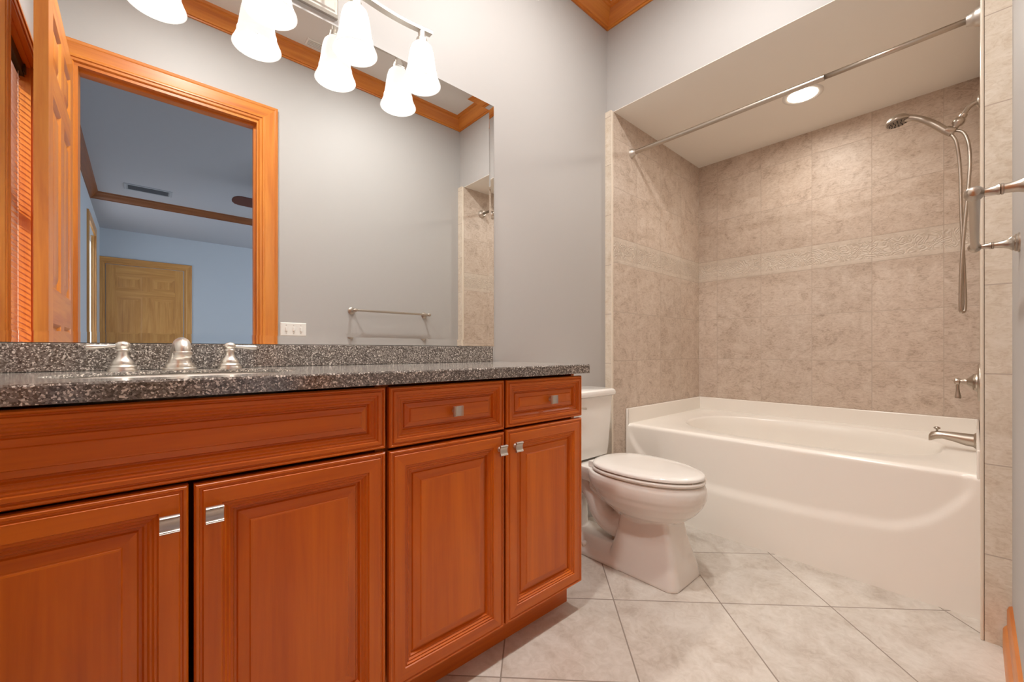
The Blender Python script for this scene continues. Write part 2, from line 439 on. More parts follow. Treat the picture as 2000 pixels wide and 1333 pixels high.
# turn the leaf so that its hinge is at the doorway: local x -> +y, local -y (front) -> +x
vs = [(-.262 - vy, YF+.012 + vx*.975, vz+.01) for vx, vy, vz in lf.v]
dl = MB().add(vs, lf.f, lf.mi).build('door_2', [PINEV, PINEY], auto=30)
struct(dl, 'honey wood six panel door standing open at the left of the mirror')

# ---------------------------------------------------------------- window and blind
wf = MB()
for nm in (0,):
    for (y0, y1, z0, z1, mi) in ((WY0-.075, WY0+.004, WZ0-.08, WZ1+.075, 0), (WY1-.004, WY1+.075, WZ0-.08, WZ1+.075, 0)):
        wf.box(XL, XL+.018, y0, y1, z0, z1, mi); wf.box(XL+.018, XL+.023, y0+.012, y0+.024, z0, z1, mi).box(XL+.018, XL+.022, y1-.024, y1-.012, z0, z1, mi)
    wf.box(XL, XL+.018, WY0+.004, WY1-.004, WZ1-.004, WZ1+.075, 1).box(XL+.018, XL+.023, WY0, WY1, WZ1+.05, WZ1+.062, 1).box(XL+.018, XL+.022, WY0, WY1, WZ1+.01, WZ1+.02, 1)
    wf.box(XL-.0, XL+.03, WY0-.09, WY1+.09, WZ0-.03, WZ0, 1)
wo = struct(wf.build('window_1', [PINEV, PINEY]), 'narrow wood framed window behind the open door, seen in the mirror')
rv = MB(); rv.box(XL-.10, XL, WY0-.0, WY0+.012, WZ0, WZ1, 0).box(XL-.10, XL, WY1-.012, WY1, WZ0, WZ1, 0).box(XL-.10, XL, WY0, WY1, WZ1-.012, WZ1, 1).box(XL-.10, XL, WY0, WY1, WZ0, WZ0+.012, 1)
rv.build('window_reveal', [PINEV, PINEY], wo)
MB().box(XL-.105, XL-.10, WY0, WY1, WZ0, WZ1).build('glass_pane', GLASS, wo)
fm = MB()
for (y0, y1, z0, z1) in ((WY0, WY0+.04, WZ0, WZ1), (WY1-.04, WY1, WZ0, WZ1), (WY0, WY1, WZ0, WZ0+.04), (WY0, WY1, WZ1-.04, WZ1), (WY0, WY1, 1.66, 1.70)): fm.box(XL-.115, XL-.09, y0, y1, z0, z1)
fm.build('sash', WHITE, wo)
bl = empty('window_blind', 'reddish wooden slatted blind hanging in the narrow window', 'blind', (XL-.05, .305, WZ1-.02))
MB().box(XL-.075, XL-.02, WY0+.014, WY1-.014, WZ1-.062, WZ1-.014).box(XL-.018, XL-.012, WY0+.03, WY0+.06, WZ1-.058, WZ1-.02).build('headrail', BLACK, bl)
s_ = MB(); z = WZ1-.075
while z > WZ0+.03:
    c, t = R(-32), .0028; hw = .0155
    dx, dz = hw*math.cos(c), hw*math.sin(c); cx = XL-.047
    ring = lambda y: [(cx-dx-t*.4, y, z-dz), (cx-dx+t*.4, y, z-dz-.001), (cx+dx+t*.4, y, z+dz), (cx+dx-t*.4, y, z+dz+.001)]
    s_.loft([ring(WY0+.018), ring(WY1-.018)]); z -= .0265
s_.build('slats', SLAT, bl)
MB().box(XL-.06, XL-.035, WY0+.018, WY1-.018, WZ0+.014, WZ0+.03).build('bottom_rail', SLAT, bl)
CORD = mat('pale_cord', (.75,.60,.5), .7)
for y in (.13, .47): MB().tube([(XL-.030, y, WZ1-.07), (XL-.030, y, WZ0+.03)], .0012, 6).build('ladder_cord', CORD, bl)
MB().tube([(XL-.018, WY1-.10, WZ1-.06), (XL-.016, WY1-.10, 1.70)], .003, 8).build('tilt_wand', CORD, bl)

# ================================================================== BEDROOM seen through the doorway (in the mirror)
BX0, BX1, BYF, BYS = -.50, 4.6, -6.5, -4.74
struct(MB().box(BX0-.1, BX1+.1, BYF-.1, YF, -.05, -.002).build('floor', CARPET), 'bedroom floor beyond the doorway')
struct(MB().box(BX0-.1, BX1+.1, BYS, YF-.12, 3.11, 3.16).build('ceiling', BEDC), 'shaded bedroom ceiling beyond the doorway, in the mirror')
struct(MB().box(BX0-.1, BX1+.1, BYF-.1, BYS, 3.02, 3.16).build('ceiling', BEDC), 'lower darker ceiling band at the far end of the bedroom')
struct(MB().box(BX0-.1, BX1+.1, BYF-.1, BYF, 0, 3.1).build('wall_bedroom_far', BEDW), 'blue grey far wall of the bedroom behind the tan door')
w = MB(); w.box(BX0-.1, BX0, BYF, -5.45, 0, 3.16).box(BX0-.1, BX0, -4.42, YF-.12, 0, 3.16).box(BX0-.1, BX0, -5.45, -4.42, 2.66, 3.16)
struct(w.build('wall_bedroom_left', BEDW), 'blue grey side wall of the bedroom')
w = MB(); w.box(BX1, BX1+.1, BYF, -5.6, 0, 3.16).box(BX1, BX1+.1, -1.6, YF-.12, 0, 3.16).box(BX1, BX1+.1, -5.6, -1.6, 2.5, 3.16).box(BX1, BX1+.1, -5.6, -1.6, 0, .3)
struct(w.build('wall_bedroom_right', BEDW), 'bedroom wall out of the mirror view')
BCP = [(0,.09), (.010,.09), (.014,.080), (.024,.074), (.045,.045), (.062,.024), (.070,.020), (.074,.008), (.082,0), (0,0)]
BROWNX = wood('brown_crown_wood', (.26,.085,.022), (.20,.06,.015), (.12,.034,.010), 0, .45)
BROWNY = wood('brown_crown_wood_deep', (.26,.085,.022), (.20,.06,.015), (.12,.034,.010), 1, .45)
crown('trim_6', BX0, BX1, BYS, YF-.12, 3.11, BCP, [BROWNX, BROWNY], 'brown crown moulding round the bedroom ceiling, in the mirror')
# far six panel door
fd = struct(casing('door_3', -.545, .70, 2.55, BYF, 1, [OAKV, OAKH]), 'tan six panel bedroom door reflected low in the mirror')
lf = six_panel('x', 1.0, 2.42, .04, None, None, rows=[(.25, 1.05), (1.18, 1.90), (2.01, 2.25)])
vs = [(-.425+vx, BYF+.014-vy*.35, vz+.01) for vx, vy, vz in lf.v]
MB().add(vs, lf.f, lf.mi).build('door_leaf', [OAKV, OAKH], fd, auto=30)
MB().lathe([(.012, 0), (.012, .04), (.028, .05), (.03, .065), (.02, .08), (0, .082)], (.50, BYF+.014, .97), (0, 1, 0), 20).build('door_knob', NICKB, fd, smooth=True)
# side window of the bedroom
sw = MB()
sw.box(BX0, BX0+.02, -4.42, -4.31, 0, 2.77, 0).box(BX0, BX0+.02, -5.56, -5.45, 0, 2.77, 0).box(BX0, BX0+.022, -5.45, -4.42, 2.66, 2.77, 1)
sw.box(BX0-.1, BX0, -4.44, -4.42, 0, 2.66, 0).box(BX0-.1, BX0, -5.45, -5.43, 0, 2.66, 0)
so = struct(sw.build('window_2', [OAKV, OAKH]), 'tall wood cased opening on the bedroom side wall')
MB().box(BX0-.07, BX0-.03, -5.43, -5.36, .01, 2.64).box(BX0-.07, BX0-.03, -4.51, -4.44, .01, 2.64).box(BX0-.07, BX0-.03, -5.36, -4.51, 2.55, 2.64).box(BX0-.07, BX0-.03, -5.36, -4.51, .01, .2).build('sash', WHITE, so)
MB().box(BX0-.052, BX0-.048, -5.36, -4.51, .2, 2.55).build('glass_pane', GLASS, so)
# ceiling vent
cv = empty('ceiling_vent', 'dark ceiling air vent in the bedroom, seen in the mirror', 'vent', (.08, -4.2, 3.11))
MB().panel(-.16, .32, -4.31, -4.05, 0, [(0, 0), (.004, .008), (.03, .010), (.034, .004)], (0, 0)).build('frame', mat('vent_frame', (.36,.38,.42), .5), cv)
for o in [c for c in cv.children]:
    o.data.transform(Matrix(((1,0,0,0), (0,0,1,0), (0,1,0,3.11), (0,0,0,1))))
g = MB()
for i in range(13): y = -4.27+i*.0135+.005; g.box(-.115, .275, y, y+.006, 3.100, 3.106)
g.box(-.12, .28, -4.27, -4.09, 3.1035, 3.1075); g.build('louvres', GRILL, cv)
# ceiling fan
fx, fy, fz = 1.52, -3.1, 2.85
fan = empty('ceiling_fan', 'dark red-brown ceiling fan blade reaching into the mirrored doorway', 'ceiling fan', (fx, fy, 3.11))
MB().lathe([(.012, -.14), (.012, 0)], (fx, fy, 3.11), n=12).lathe([(.07, -.05), (.06, 0)], (fx, fy, 3.11), n=24).build('downrod', NICK, fan, smooth=False)
MB().lathe([(.03, -.02), (.10, 0), (.12, .04), (.10, .09), (.03, .12)], (fx, fy, fz), n=28).build('motor', NICK, fan, smooth=True)
for k in range(5):
    a = R(180-4 + 72*k); ca, sa = math.cos(a), math.sin(a)
    pr = [(.12, .02), (.16, .055), (.3, .080), (.5, .090), (.60, .088), (.64, .075), (.67, .045), (.68, .015)]
    out = [(r_, h_) for r_, h_ in pr] + [(r_, -h_) for r_, h_ in reversed(pr)]
    ring = lambda dz: [(fx+ca*r_-sa*h_, fy+sa*r_+ca*h_, fz+.02+dz-h_*.32) for r_, h_ in out]
    MB().loft([ring(0), ring(.008)]).build('blade', REDW, fan)

# ================================================================== VANITY
FY = 1.0295     # carcass face; door fronts stand 20 mm proud of it
DP = [(0,.001), (0,.015), (.0035,.0195), (.0075,.0195), (.0095,.0165), (.0125,.0165), (.0150,.0200), (.0440,.0200), (.0460,.0165), (.0500,.0178), (.0530,.0135), (.0565,.0148), (.0600,.0100), (.0640,.0110), (.0672,.0030), (.0715,.0030), (.0740,.0070), (.0930,.0115), (.0950,.0145), (.0985,.0150)]
WP = [(0,.001), (0,.015), (.003,.0195), (.006,.0195), (.0085,.0160), (.0105,.0160), (.0125,.0200), (.0200,.0200), (.0220,.0165), (.0260,.0175), (.0290,.0130), (.0330,.0142), (.0370,.0095), (.0400,.0105), (.0430,.0035), (.0460,.0035), (.0480,.0070), (.0600,.0110), (.0620,.0140), (.0640,.0145)]
def knob_mb(vertical=True, r=1.0):
    """small concave nickel pull facing -y, centred at the origin on the door face"""
    m = MB(); m.lathe([(.0085, 0), (.0085, .004), (.0055, .008), (.0055, .016), (.009, .019)], (0, 0, 0), (0, -1, 0), 16)
    prof = [(-.0165, -.0185), (-.0165, -.0235), (-.014, -.0265), (-.0125, -.0250), (-.0115, -.0260), (-.010, -.0238), (-.006, -.0222), (0, -.0216), (.006, -.0222), (.010, -.0238), (.0115, -.0260), (.0125, -.0250), (.014, -.0265), (.0165, -.0235), (.0165, -.0185)]
    a = [(-.0145, y, z) if vertical else (z, y, -.0145) for z, y in prof]
    b = [(.0145, y, z) if vertical else (z, y, .0145) for z, y in prof]
    m.loft([a, b]); return m
def put_knob(parent, x, z, vertical=True, y=FY-.0195, s=1.0):
    k = knob_mb(vertical); k.v = [(vx*s+x, vy*s+y, vz*s+z) for vx, vy, vz in k.v]
    return k.build('knob', NICKB, parent, auto=40)
def cabinet(name, x0, x1, label, group=None):
    e = empty(name, label, 'cabinet', ((x0+x1)/2, 1.29, 0))
    m = MB()
    if x0 < 0: m.box(x0, -.326, FY-.018, FY+.02, .112, .912)
    m.box(x0, x0+.018, FY+.02, YM-.02, .112, .912).box(x1-.018, x1, FY+.02, YM-.02, .112, .912).box(x0, x1, YM-.02, YM-.002, .112, .912).box(x0+.018, x1-.018, FY+.02, YM-.02, .112, .13)
    m.build('carcass', [CHV], e)
    MB().box(x0, x1, 1.086, 1.10, 0, .112).box(x0, x1, 1.10, YM-.03, 0, .112).build('toe_kick', CHH, e)
    return e
def front(name, parent, x0, x1, z0, z1, prof, knobat=None, vertical=True):
    o = MB().panel(x0, x1, z0, z1, FY, prof, (0, 1)).build(name, [CHV, CHH], parent)
    # the fronts sit a hair off the frame
    if knobat: put_knob(o, knobat[0], knobat[1], vertical, FY-(.0195 if vertical else .0145))
    return o
c1 = cabinet('vanity_cabinet', XL+.002, .4745, 'cherry wood sink cabinet with two doors under a false drawer front')
front('false_drawer_front', c1, -.324, .470, .748, .906, WP)
front('door', c1, -.324, .069, .113, .741, DP, (.040, .679))
front('door', c1, .0775, .470, .113, .739, DP, (.108, .680))
c2 = cabinet('vanity_cabinet', .4755, 1.2655, 'cherry wood cabinet with two small drawers over two doors, beside toilet')
front('drawer', c2, .480, .8725, .746, .904, WP, (.683, .825), False)
front('drawer', c2, .882, 1.2665, .749, .903, WP, (1.092, .826), False)
front('door', c2, .480, .8725, .110, .7375, DP, (.851, .685))
front('door', c2, .882, 1.2665, .112, .7415, DP, (.918, .686))

def rect_ring(x0, x1, y0, y1, cx, cy, z, n, a0=0):
    out = []
    for i in range(n):
        a = 2*PI*i/n+a0; c, s = math.cos(a), math.sin(a)
        tx = ((x1-cx) if c > 0 else (x0-cx))/c if abs(c) > 1e-9 else 1e9
        ty = ((y1-cy) if s > 0 else (y0-cy))/s if abs(s) > 1e-9 else 1e9
        t = min(tx, ty); out.append((cx+c*t, cy+s*t, z))
    return out
def rect_ring_c(x0, x1, y0, y1, cx, cy, z, n):
    """like rect_ring but the nearest samples are snapped onto the corners"""
    r = rect_ring(x0, x1, y0, y1, cx, cy, z, n)
    for c in ((x0,y0), (x0,y1), (x1,y0), (x1,y1)):
        i = min(range(n), key=lambda k: (r[k][0]-c[0])**2+(r[k][1]-c[1])**2); r[i] = (c[0], c[1], z)
    return r
def sup_ring(cx, cy, ax, ay, z, n, p=2.0):
    out = []
    for i in range(n):
        a = 2*PI*i/n; c, s = math.cos(a), math.sin(a)
        k = (abs(c)**p+abs(s)**p)**(-1/p)
        # direction preserved in the scaled frame
        out.append((cx+ax*c*k, cy+ay*s*k, z))
    return out
# countertop with the sink cut-out
SX, SY = .080, 1.245
n = 120; m = MB()
ct = [rect_ring_c(XL+.002, 1.295, .995, YM-.002, SX, SY, .913, n), rect_ring_c(XL+.002, 1.295, .995, YM-.002, SX, SY, .943, n),
      rect_ring_c(XL+.002, 1.2925, .9975, YM-.002, SX, SY, .947, n), sup_ring(SX, SY, .232, .165, .947, n), sup_ring(SX, SY, .234, .167, .9395, n), sup_ring(SX, SY, .262, .195, .9395, n), sup_ring(SX, SY, .262, .195, .913, n)]
m.loft(ct + [ct[0]], False, False)
tag(m.build('countertop', GRAN), 'grey brown speckled countertop running the length of the vanity', 'countertop')
tag(MB().box(XL+.002, 1.243, 1.522, YM-.001, .9475, 1.018).build('backsplash', GRAN, bevel=.0015), 'low speckled backsplash under the mirror', 'backsplash')
# sink
sk = MB(); n = 64
prof = [(.257,.190,.930), (.257,.190,.9385), (.240,.173,.9388), (.237,.170,.937), (.233,.166,.930), (.222,.157,.900), (.180,.125,.860), (.11,.08,.832), (.03,.025,.826)]
sk.loft([sup_ring(SX, SY, a, b_, z, n) for a, b_, z in prof], False, True)
so_ = tag(sk.build('sink_basin', CERAM, smooth=True), 'pale oval sink sunk under the countertop in front of the faucet', 'sink')
MB().lathe([(.0, .003), (.020, .003), (.024, 0)], (SX, SY, .8265), n=24, cap=False).build('drain', NICKB, so_, smooth=True)
# faucet set: widespread, three pieces
FYY = 1.462
fc = empty('faucet', 'satin nickel faucet spout with two lever handles behind the sink', 'faucet', (.081, FYY, .947))
bp = [(.030, 0), (.030, .004), (.0265, .008), (.027, .012), (.0225, .016), (.0235, .020), (.018, .028), (.0125, .036), (.0105, .044), (.0105, .050), (.0135, .052), (.0135, .055), (.0115, .057), (.0150, .064), (.0140, .071), (.008, .0755), (0, .077)]
for x, d in ((-.034, -1), (.196, 1)):
    h = MB().lathe(bp, (x, FYY, .947), n=32).build('handle', FAUC, fc, auto=50)
    MB().tube([(x+d*.008, FYY, .947+.0645), (x+d*.03, FYY, .947+.0635), (x+d*.055, FYY-.001, .947+.0615), (x+d*.067, FYY-.001, .947+.0615)], [.0045, .0048, .0072, .0065], 12).build('lever', FAUC, h, smooth=True)
sp = MB().lathe([(.038, 0), (.038, .004), (.034, .007), (.034, .011), (.030, .018)], (.081, FYY, .947), n=32)
sp.tube([(.081, FYY+.004, .955), (.081, FYY+.002, .980), (.081, FYY-.012, 1.004), (.081, FYY-.045, 1.016), (.081, FYY-.085, 1.016), (.081, FYY-.106, 1.008), (.081, FYY-.112, .992)], [.031, .0235, .0195, .0180, .0170, .0165, .0155], 20, 4)
sp.lathe([(.016, .004), (.0195, .002), (.0195, -.005), (.0165, -.007), (.018, -.010), (.015, -.013)], (.081, FYY-.112, .994), (0, 0, 1), 24)
sp.build('spout', FAUC, fc, auto=50)
MB().lathe([(.003, 0), (.003, .045), (.007, .05), (.008, .058), (.0, .063)], (.081, FYY+.028, .955), n=14).build('lift_rod', FAUC, fc, smooth=True)

# ================================================================== MIRROR (bevelled edge)
mx0, mx1, mz0, mz1 = XL+.004, 1.258, 1.0205, 2.168
yb, yf, bw, bh = YM-.001, YM-.0062, .028, .0016
m = MB()
def rr(i, y): return [(mx0+i, y, mz0+i), (mx1-i, y, mz0+i), (mx1-i, y, mz1-i), (mx0+i, y, mz1-i)]
edge = [(x, y + (.0009 if z > 2 else 0), z) for x, y, z in rr(0, yf-bh)]
m.loft([rr(0, yb), edge, rr(bw, yf)])
tag(m.build('wall_mirror', MIRR), 'large frameless mirror with slanted polished edges over the vanity', 'mirror')

# ================================================================== VANITY LIGHT
vl = empty('vanity_light', 'nickel bar light with four glowing white bell shades above the mirror', 'wall lamp', (.43, YM, 2.26))
YS = 1.437
MB().panel(.33, .53, 2.195, 2.32, YM-.001, [(0,0), (0,.010), (.006,.018), (.012,.018), (.016,.022)], (0, 0)).build('backplate', NICKB, vl)
for x in (.40, .46): MB().tube([(x, YM-.02, 2.265), (x, YM-.05, 2.27), (x, YS, 2.252)], .006, 10, 4).build('arm', NICKB, vl, smooth=True)
N = 40; rings = []
for i in range(N+1):
    x = .005+.852*i/N; u = (x-.43)/.426
    zz = 2.243+.010*math.cos(u*PI*1.5) + .004*u*u
    rings.append([(x, YS-.012, zz), (x, YS-.012, zz+.011), (x, YS+.012, zz+.011), (x, YS+.012, zz)])
MB().loft(rings).build('bar', NICKB, vl, auto=40)
sp_ = [(.017, 2.196), (.030, 2.190), (.040, 2.178), (.0455, 2.160), (.0495, 2.135), (.053, 2.108), (.0565, 2.086), (.0592, 2.081), (.0594, 2.077), (.0590, 2.072), (.0630, 2.060), (.0680, 2.047), (.0725, 2.038), (.0735, 2.034), (.0705, 2.034)]
for x in (.035, .296, .556, .815):
    s = MB().lathe(sp_ + [(.055, 2.060), (.050, 2.085), (.042, 2.14), (.030, 2.175)], (x, YS, 0), n=40, cap=False).build('lamp_shade', SHADE, vl, smooth=True, recalc=True)
    MB().lathe([(.014, 2.250), (.014, 2.214), (.021, 2.210), (.022, 2.196), (.026, 2.192), (.026, 2.188)], (x, YS, 0), n=24).build('socket', NICKB, vl, auto=40)
    lamp('vanity_bulb', 'POINT', (x, YS, 2.085), BULB_W, WARM, .022).parent = vl
for l in vl.children:
    if l.type == 'LIGHT': l.matrix_parent_inverse = Matrix.Translation(-Vector(vl.location))

# ================================================================== TOWEL BAR on the door wall
tb = empty('towel_bar', 'brushed nickel towel bar on two posts, on the wall right of the doorway', 'towel bar', (1.5, YF, 1.30))
pp = [(.027, 0), (.027, .003), (.024, .005), (.0245, .008), (.020, .011), (.0205, .014), (.0145, .020), (.0110, .030), (.0092, .040), (.0086, .047), (.0105, .048), (.0105, .0505), (.0088, .0515), (.0105, .0525), (.0100, .055), (.0078, .058), (.0066, .070), (.0068, .080)]
for x, s in ((1.190, 1), (1.812, 1)):
    MB().lathe(pp, (x, YF, 1.30), (0, 1, 0), 28).lathe([(0, -.0175), (.006, -.0165), (.0105, -.0125), (.0135, -.006), (.0142, 0), (.0135, .006), (.0105, .0125), (.0085, .015), (.0085, .018), (.004, .020), (0, .0205)], (x, YF+.084, 1.30), (-1, 0, 0), 28).build('post', NICK, tb, auto=50)
MB().lathe([(.0085, 0), (.0085, .61)], (1.196, YF+.084, 1.30), (1, 0, 0), 20, False).build('bar', NICK, tb, smooth=True)

# ================================================================== SWITCH PLATE
sw = empty('switch_plate', 'cream three gang switch plate beside the doorway, seen in the mirror', 'light switch', (.79, YF, 1.14))
pl = MB().panel(.708, .872, 1.100, 1.192, 0, [(0,0), (0,.003), (.004,.006)], (0, 0)); pl.v = [(x, YF+(-y), z) for x, y, z in pl.v]
pl.build('plate', WHITE, sw)
for x in (.744, .790, .836):
    MB().box(x-.005, x+.005, YF+.006, YF+.013, 1.134, 1.158).box(x-.007, x+.007, YF+.006, YF+.0075, 1.128, 1.164).build('toggle', WHITE, sw, bevel=.001)
    for zz in (1.118, 1.174): MB().lathe([(.003, 0), (.003, .0012)], (x, YF+.006, zz), (0, 1, 0), 10).build('screw', NICKB, sw)

# ================================================================== BATHTUB
tub = empty('bathtub', 'ivory alcove bathtub with a swooping apron', 'bathtub', (XA, .74, 0))
def zc(y):
    d = abs(y-.74)/.755
    return .238 + .062*d**2 + .20*max(0, (d-.62)/.38)**2.2
def sm(t): t = max(0, min(1, t)); return t*t*(3-2*t)
y0, y1 = YAR+.002, YAL-.002
ZD = .533
m = MB(); ny = 220
ys = [y0+(y1-y0)*i/ny for i in range(ny+1)]
zz_ = [0, .03, .08, .12, .15] + [.17+.0085*i for i in range(38)] + [.497, .505, .512]
DEP = .013
def ax(y, z):
    e = sm((z-zc(y)+.025)/.060)
    edge = sm((y-y0)/.05)*sm((y1-y)/.05)
    return XA + DEP*e*edge
rows = [[(ax(y, z), y, z) for y in ys] for z in zz_]
# rounded roll onto the deck
for a in (15, 30, 45, 60, 75, 90):
    rows.append([(ax(y, .512)+.021*(1-math.cos(R(a))), y, .512+.021*math.sin(R(a))) for y in ys])
rows.append([(XA+.06, y, ZD) for y in ys])
m.loft(rows, False, False, False)
# deck + well
cx, cy = 2.835, .695; n = 144
rings = [rect_ring_c(XA+.06, XB-.014, y0+.012, y1-.012, cx, cy, ZD, n)]
W_ = [(.412,.605,ZD,2.5), (.402,.595,ZD-.004,2.5), (.396,.588,ZD-.014,2.5), (.388,.575,.47,2.5), (.375,.55,.38,2.5), (.355,.51,.27,2.5), (.33,.465,.18,2.5), (.28,.40,.135,2.4), (.18,.28,.125,2.3), (.05,.08,.122,2.2)]
rings += [sup_ring(cx, cy, a, b_, z, n, p) for a, b_, z, p in W_]
m.loft(rings, False, True)
m.box(XA+.05, XB-.014, y0, y0+.012, .3, ZD, 0)
m.box(XA+.05, XB-.014, y1-.012, y1, .3, ZD, 0)
m.build('basin', TUBM, tub, auto=40)
# upstand flange: left, back, right
f = MB(); ZU = .628
f.box(XA+.002, XB-.002, y1-.014, y1, 0.0, ZU).box(XB-.016, XB-.002, y0, y1, ZD-.02, ZU).box(XA+.002, XB-.002, y0, y0+.010, ZD-.02, ZU)
f.box(XA-.001, XA+.012, y1-.014, y1, 0.0, ZU)
f.build('wall_flange', TUBM, tub, bevel=.004)
MB().lathe([(.0, .006), (.03, .006), (.036, 0)], (2.835, YAR+.145, .38), (0, 1, .25), 28, False).build('overflow_plate', NICK, tub, smooth=True)

# ================================================================== SHOWER FITTINGS on the right end wall
XS = 2.85
def yz(l, dx=0): return [(XS+(dx[i] if hasattr(dx, '__len__') else dx), y, z) for i, (y, z) in enumerate(l)]
sh = empty('hand_shower', 'brushed nickel hand shower on its bent arm with a looped hose', 'shower head', (XS, YAR, 2.13))
MB().tube(yz([(YAR, 2.138), (0, 2.136), (.018, 2.125), (.032, 2.103), (.040, 2.089)]), .0105, 16, 4).lathe([(.03, 0), (.028, .006), (.014, .012)], (XS, YAR, 2.138), (0, 1, 0), 24).build('shower_arm', NICK, sh, smooth=True)
b = MB(); A = Vector((0, .5, -.86))
b.lathe([(.012, -.014), (.015, -.012), (.015, .0), (.013, .003), (.019, .008), (.023, .020), (.021, .032), (.013, .040), (.013, .052), (.0, .054)], (XS, .040, 2.088), tuple(A), 24)
b.lathe([(.014, -.02), (.018, -.016), (.018, .014), (.012, .018)], (XS, .079, 2.040), (0, .86, .5), 20)
b.build('swivel_bracket', NICK, sh, auto=45)
hnd = MB().tube(yz([(.074, 2.022), (.090, 2.040), (.116, 2.072), (.145, 2.105), (.175, 2.133), (.205, 2.153), (.235, 2.163)]), [.013, .0155, .0165, .016, .0145, .015, .017], 18, 4)
hnd.lathe([(.0, -.026), (.020, -.024), (.038, -.014), (.046, -.002), (.048, .008), (.045, .013)], (XS, .262, 2.162), (0, -.16, -.98), 36)
ho = hnd.build('handle', NICK, sh, auto=50)
fp = MB().lathe([(.044, .0135), (.042, .016), (0, .0175)], (XS, .262, 2.162), (0, -.16, -.98), 36)
fp.build('spray_face', mat('grey_spray_face', (.26,.22,.18), .45, .4), ho, smooth=True)
nz = MB(); AA = Vector((0, -.16, -.98)).normalized(); U = Vector((1, 0, 0)); V = AA.cross(U)
for rr_, cnt in ((.012, 6), (.024, 10), (.034, 14)):
    for k in range(cnt):
        p = Vector((XS, .262, 2.162))+AA*.0162+(U*math.cos(2*PI*k/cnt)+V*math.sin(2*PI*k/cnt))*rr_
        nz.lathe([(.0022, 0), (.0016, .004)], tuple(p), tuple(AA), 8)
nz.build('nozzles', BLACK, ho)
hs = yz([(.076, 2.022), (.058, 1.972), (.047, 1.849), (.044, 1.68), (.039, 1.512), (.032, 1.297), (.031, 1.202), (.037, 1.180), (.045, 1.205), (.042, 1.393), (.032, 1.582), (.021, 1.746), (.016, 1.862), (.020, 1.950), (.036, 2.012), (.062, 2.034)],
        [0, .0, .01, .014, .014, .010, .006, 0, -.006, -.012, -.014, -.014, -.012, -.008, -.004, 0])
MB().tube(hs, .0068, 12, 6).build('hose', NICK, sh, smooth=True)
va = empty('shower_valve', 'brushed nickel shower valve lever on a tall back plate above the bathtub', 'shower valve', (XS, YAR, .853))
MB().lathe([(.086, 0), (.086, .004), (.080, .008), (.0, .010)], (XS, YAR, .853), (0, 1, 0), 40, False).build('escutcheon', NICK, va, smooth=True)
MB().lathe([(.044, .008), (.043, .014), (.036, .018), (.037, .022), (.029, .027), (.022, .034), (.0135, .042), (.0135, .050), (.010, .054), (.010, .062), (.016, .064), (.018, .070), (.016, .078), (.007, .082), (0, .083)], (XS, YAR, .855), (0, 1, 0), 32).build('valve_body', NICK, va, auto=45)
MB().tube([(XS, YAR+.071, .848), (XS, YAR+.070, .815), (XS, YAR+.069, .785), (XS, YAR+.069, .776)], [.006, .0062, .0105, .0100], 16, 4).build('lever', NICK, va, smooth=True)
ts = empty('tub_spout', 'brushed nickel tub spout with a pull-up diverter', 'tub spout', (XS, YAR, .585))
b = MB().lathe([(.040, 0), (.040, .003), (.034, .010), (.031, .014)], (XS, YAR+.006, .585), (0, 1, 0), 32)
def oval(y, zc_, rx, rz): return [(XS+rx*math.cos(2*PI*k/24), y, zc_+rz*math.sin(2*PI*k/24)) for k in range(24)]
b.loft([oval(YAR+.012, .585, .029, .030), oval(.03, .587, .028, .028), oval(.07, .594, .025, .022), (oval(.105, .597, .023, .0175)), oval(.125, .594, .022, .019), oval(.142, .586, .020, .021), oval(.150, .578, .016, .014)])
b.build('spout', NICK, ts, auto=50)
MB().lathe([(.004, -.012), (.004, .010), (.011, .013), (.0125, .017), (.006, .022), (0, .022)], (XS, .122, .612), n=18).build('diverter_knob', NICK, ts, smooth=True)

# shower curtain rod
XR = 2.382
rod = empty('shower_rod', 'brushed nickel curtain rod spanning the bathtub alcove', 'curtain rod', (XR, .74, 2.28))
fl = [(.030, 0), (.030, .004), (.027, .008), (.027, .012), (.022, .018), (.018, .026), (.0165, .034)]
MB().lathe(fl, (XR, YAL, 2.283), (0, -1, 0), 28).build('end_flange', NICKB, rod, auto=45)
MB().lathe([(r*1.25, h*1.15) for r, h in fl], (XR, YAR, 2.276), (0, 1, 0), 28).build('end_flange', NICKB, rod, auto=45)
MB().tube([(XR, YAR+.01, 2.2762), (XR, .50, 2.2785)], .0115, 20, 1).build('inner_tube', NICK, rod, smooth=True)
MB().tube([(XR, .47, 2.2784), (XR, YAL-.01, 2.283)], .0138, 20, 1).build('outer_tube', NICK, rod, auto=50)

# recessed can over the tub
rc = empty('recessed_light', 'glowing recessed downlight in the lowered ceiling over the bathtub', 'ceiling light', (2.85, .665, ZH))
MB().lathe([(.098, 0), (.098, -.004), (.090, -.007), (.074, -.004), (.072, .0)], (2.85, .665, ZH), n=40, cap=False).build('trim_ring', WHITE, rc, smooth=True)
MB().lathe([(.073, -.004), (.05, -.010), (0, -.012)], (2.85, .665, ZH), n=40, cap=False).build('lens', CANLENS, rc, smooth=True)
l = lamp('can_bulb', 'AREA', (2.85, .665, ZH-.03), TUB_W, (1, .94, .86), .15, (0, 0, 0)); l.data.shape = 'DISK'; l.parent = rc; l.matrix_parent_inverse = Matrix.Translation(-Vector(rc.location))
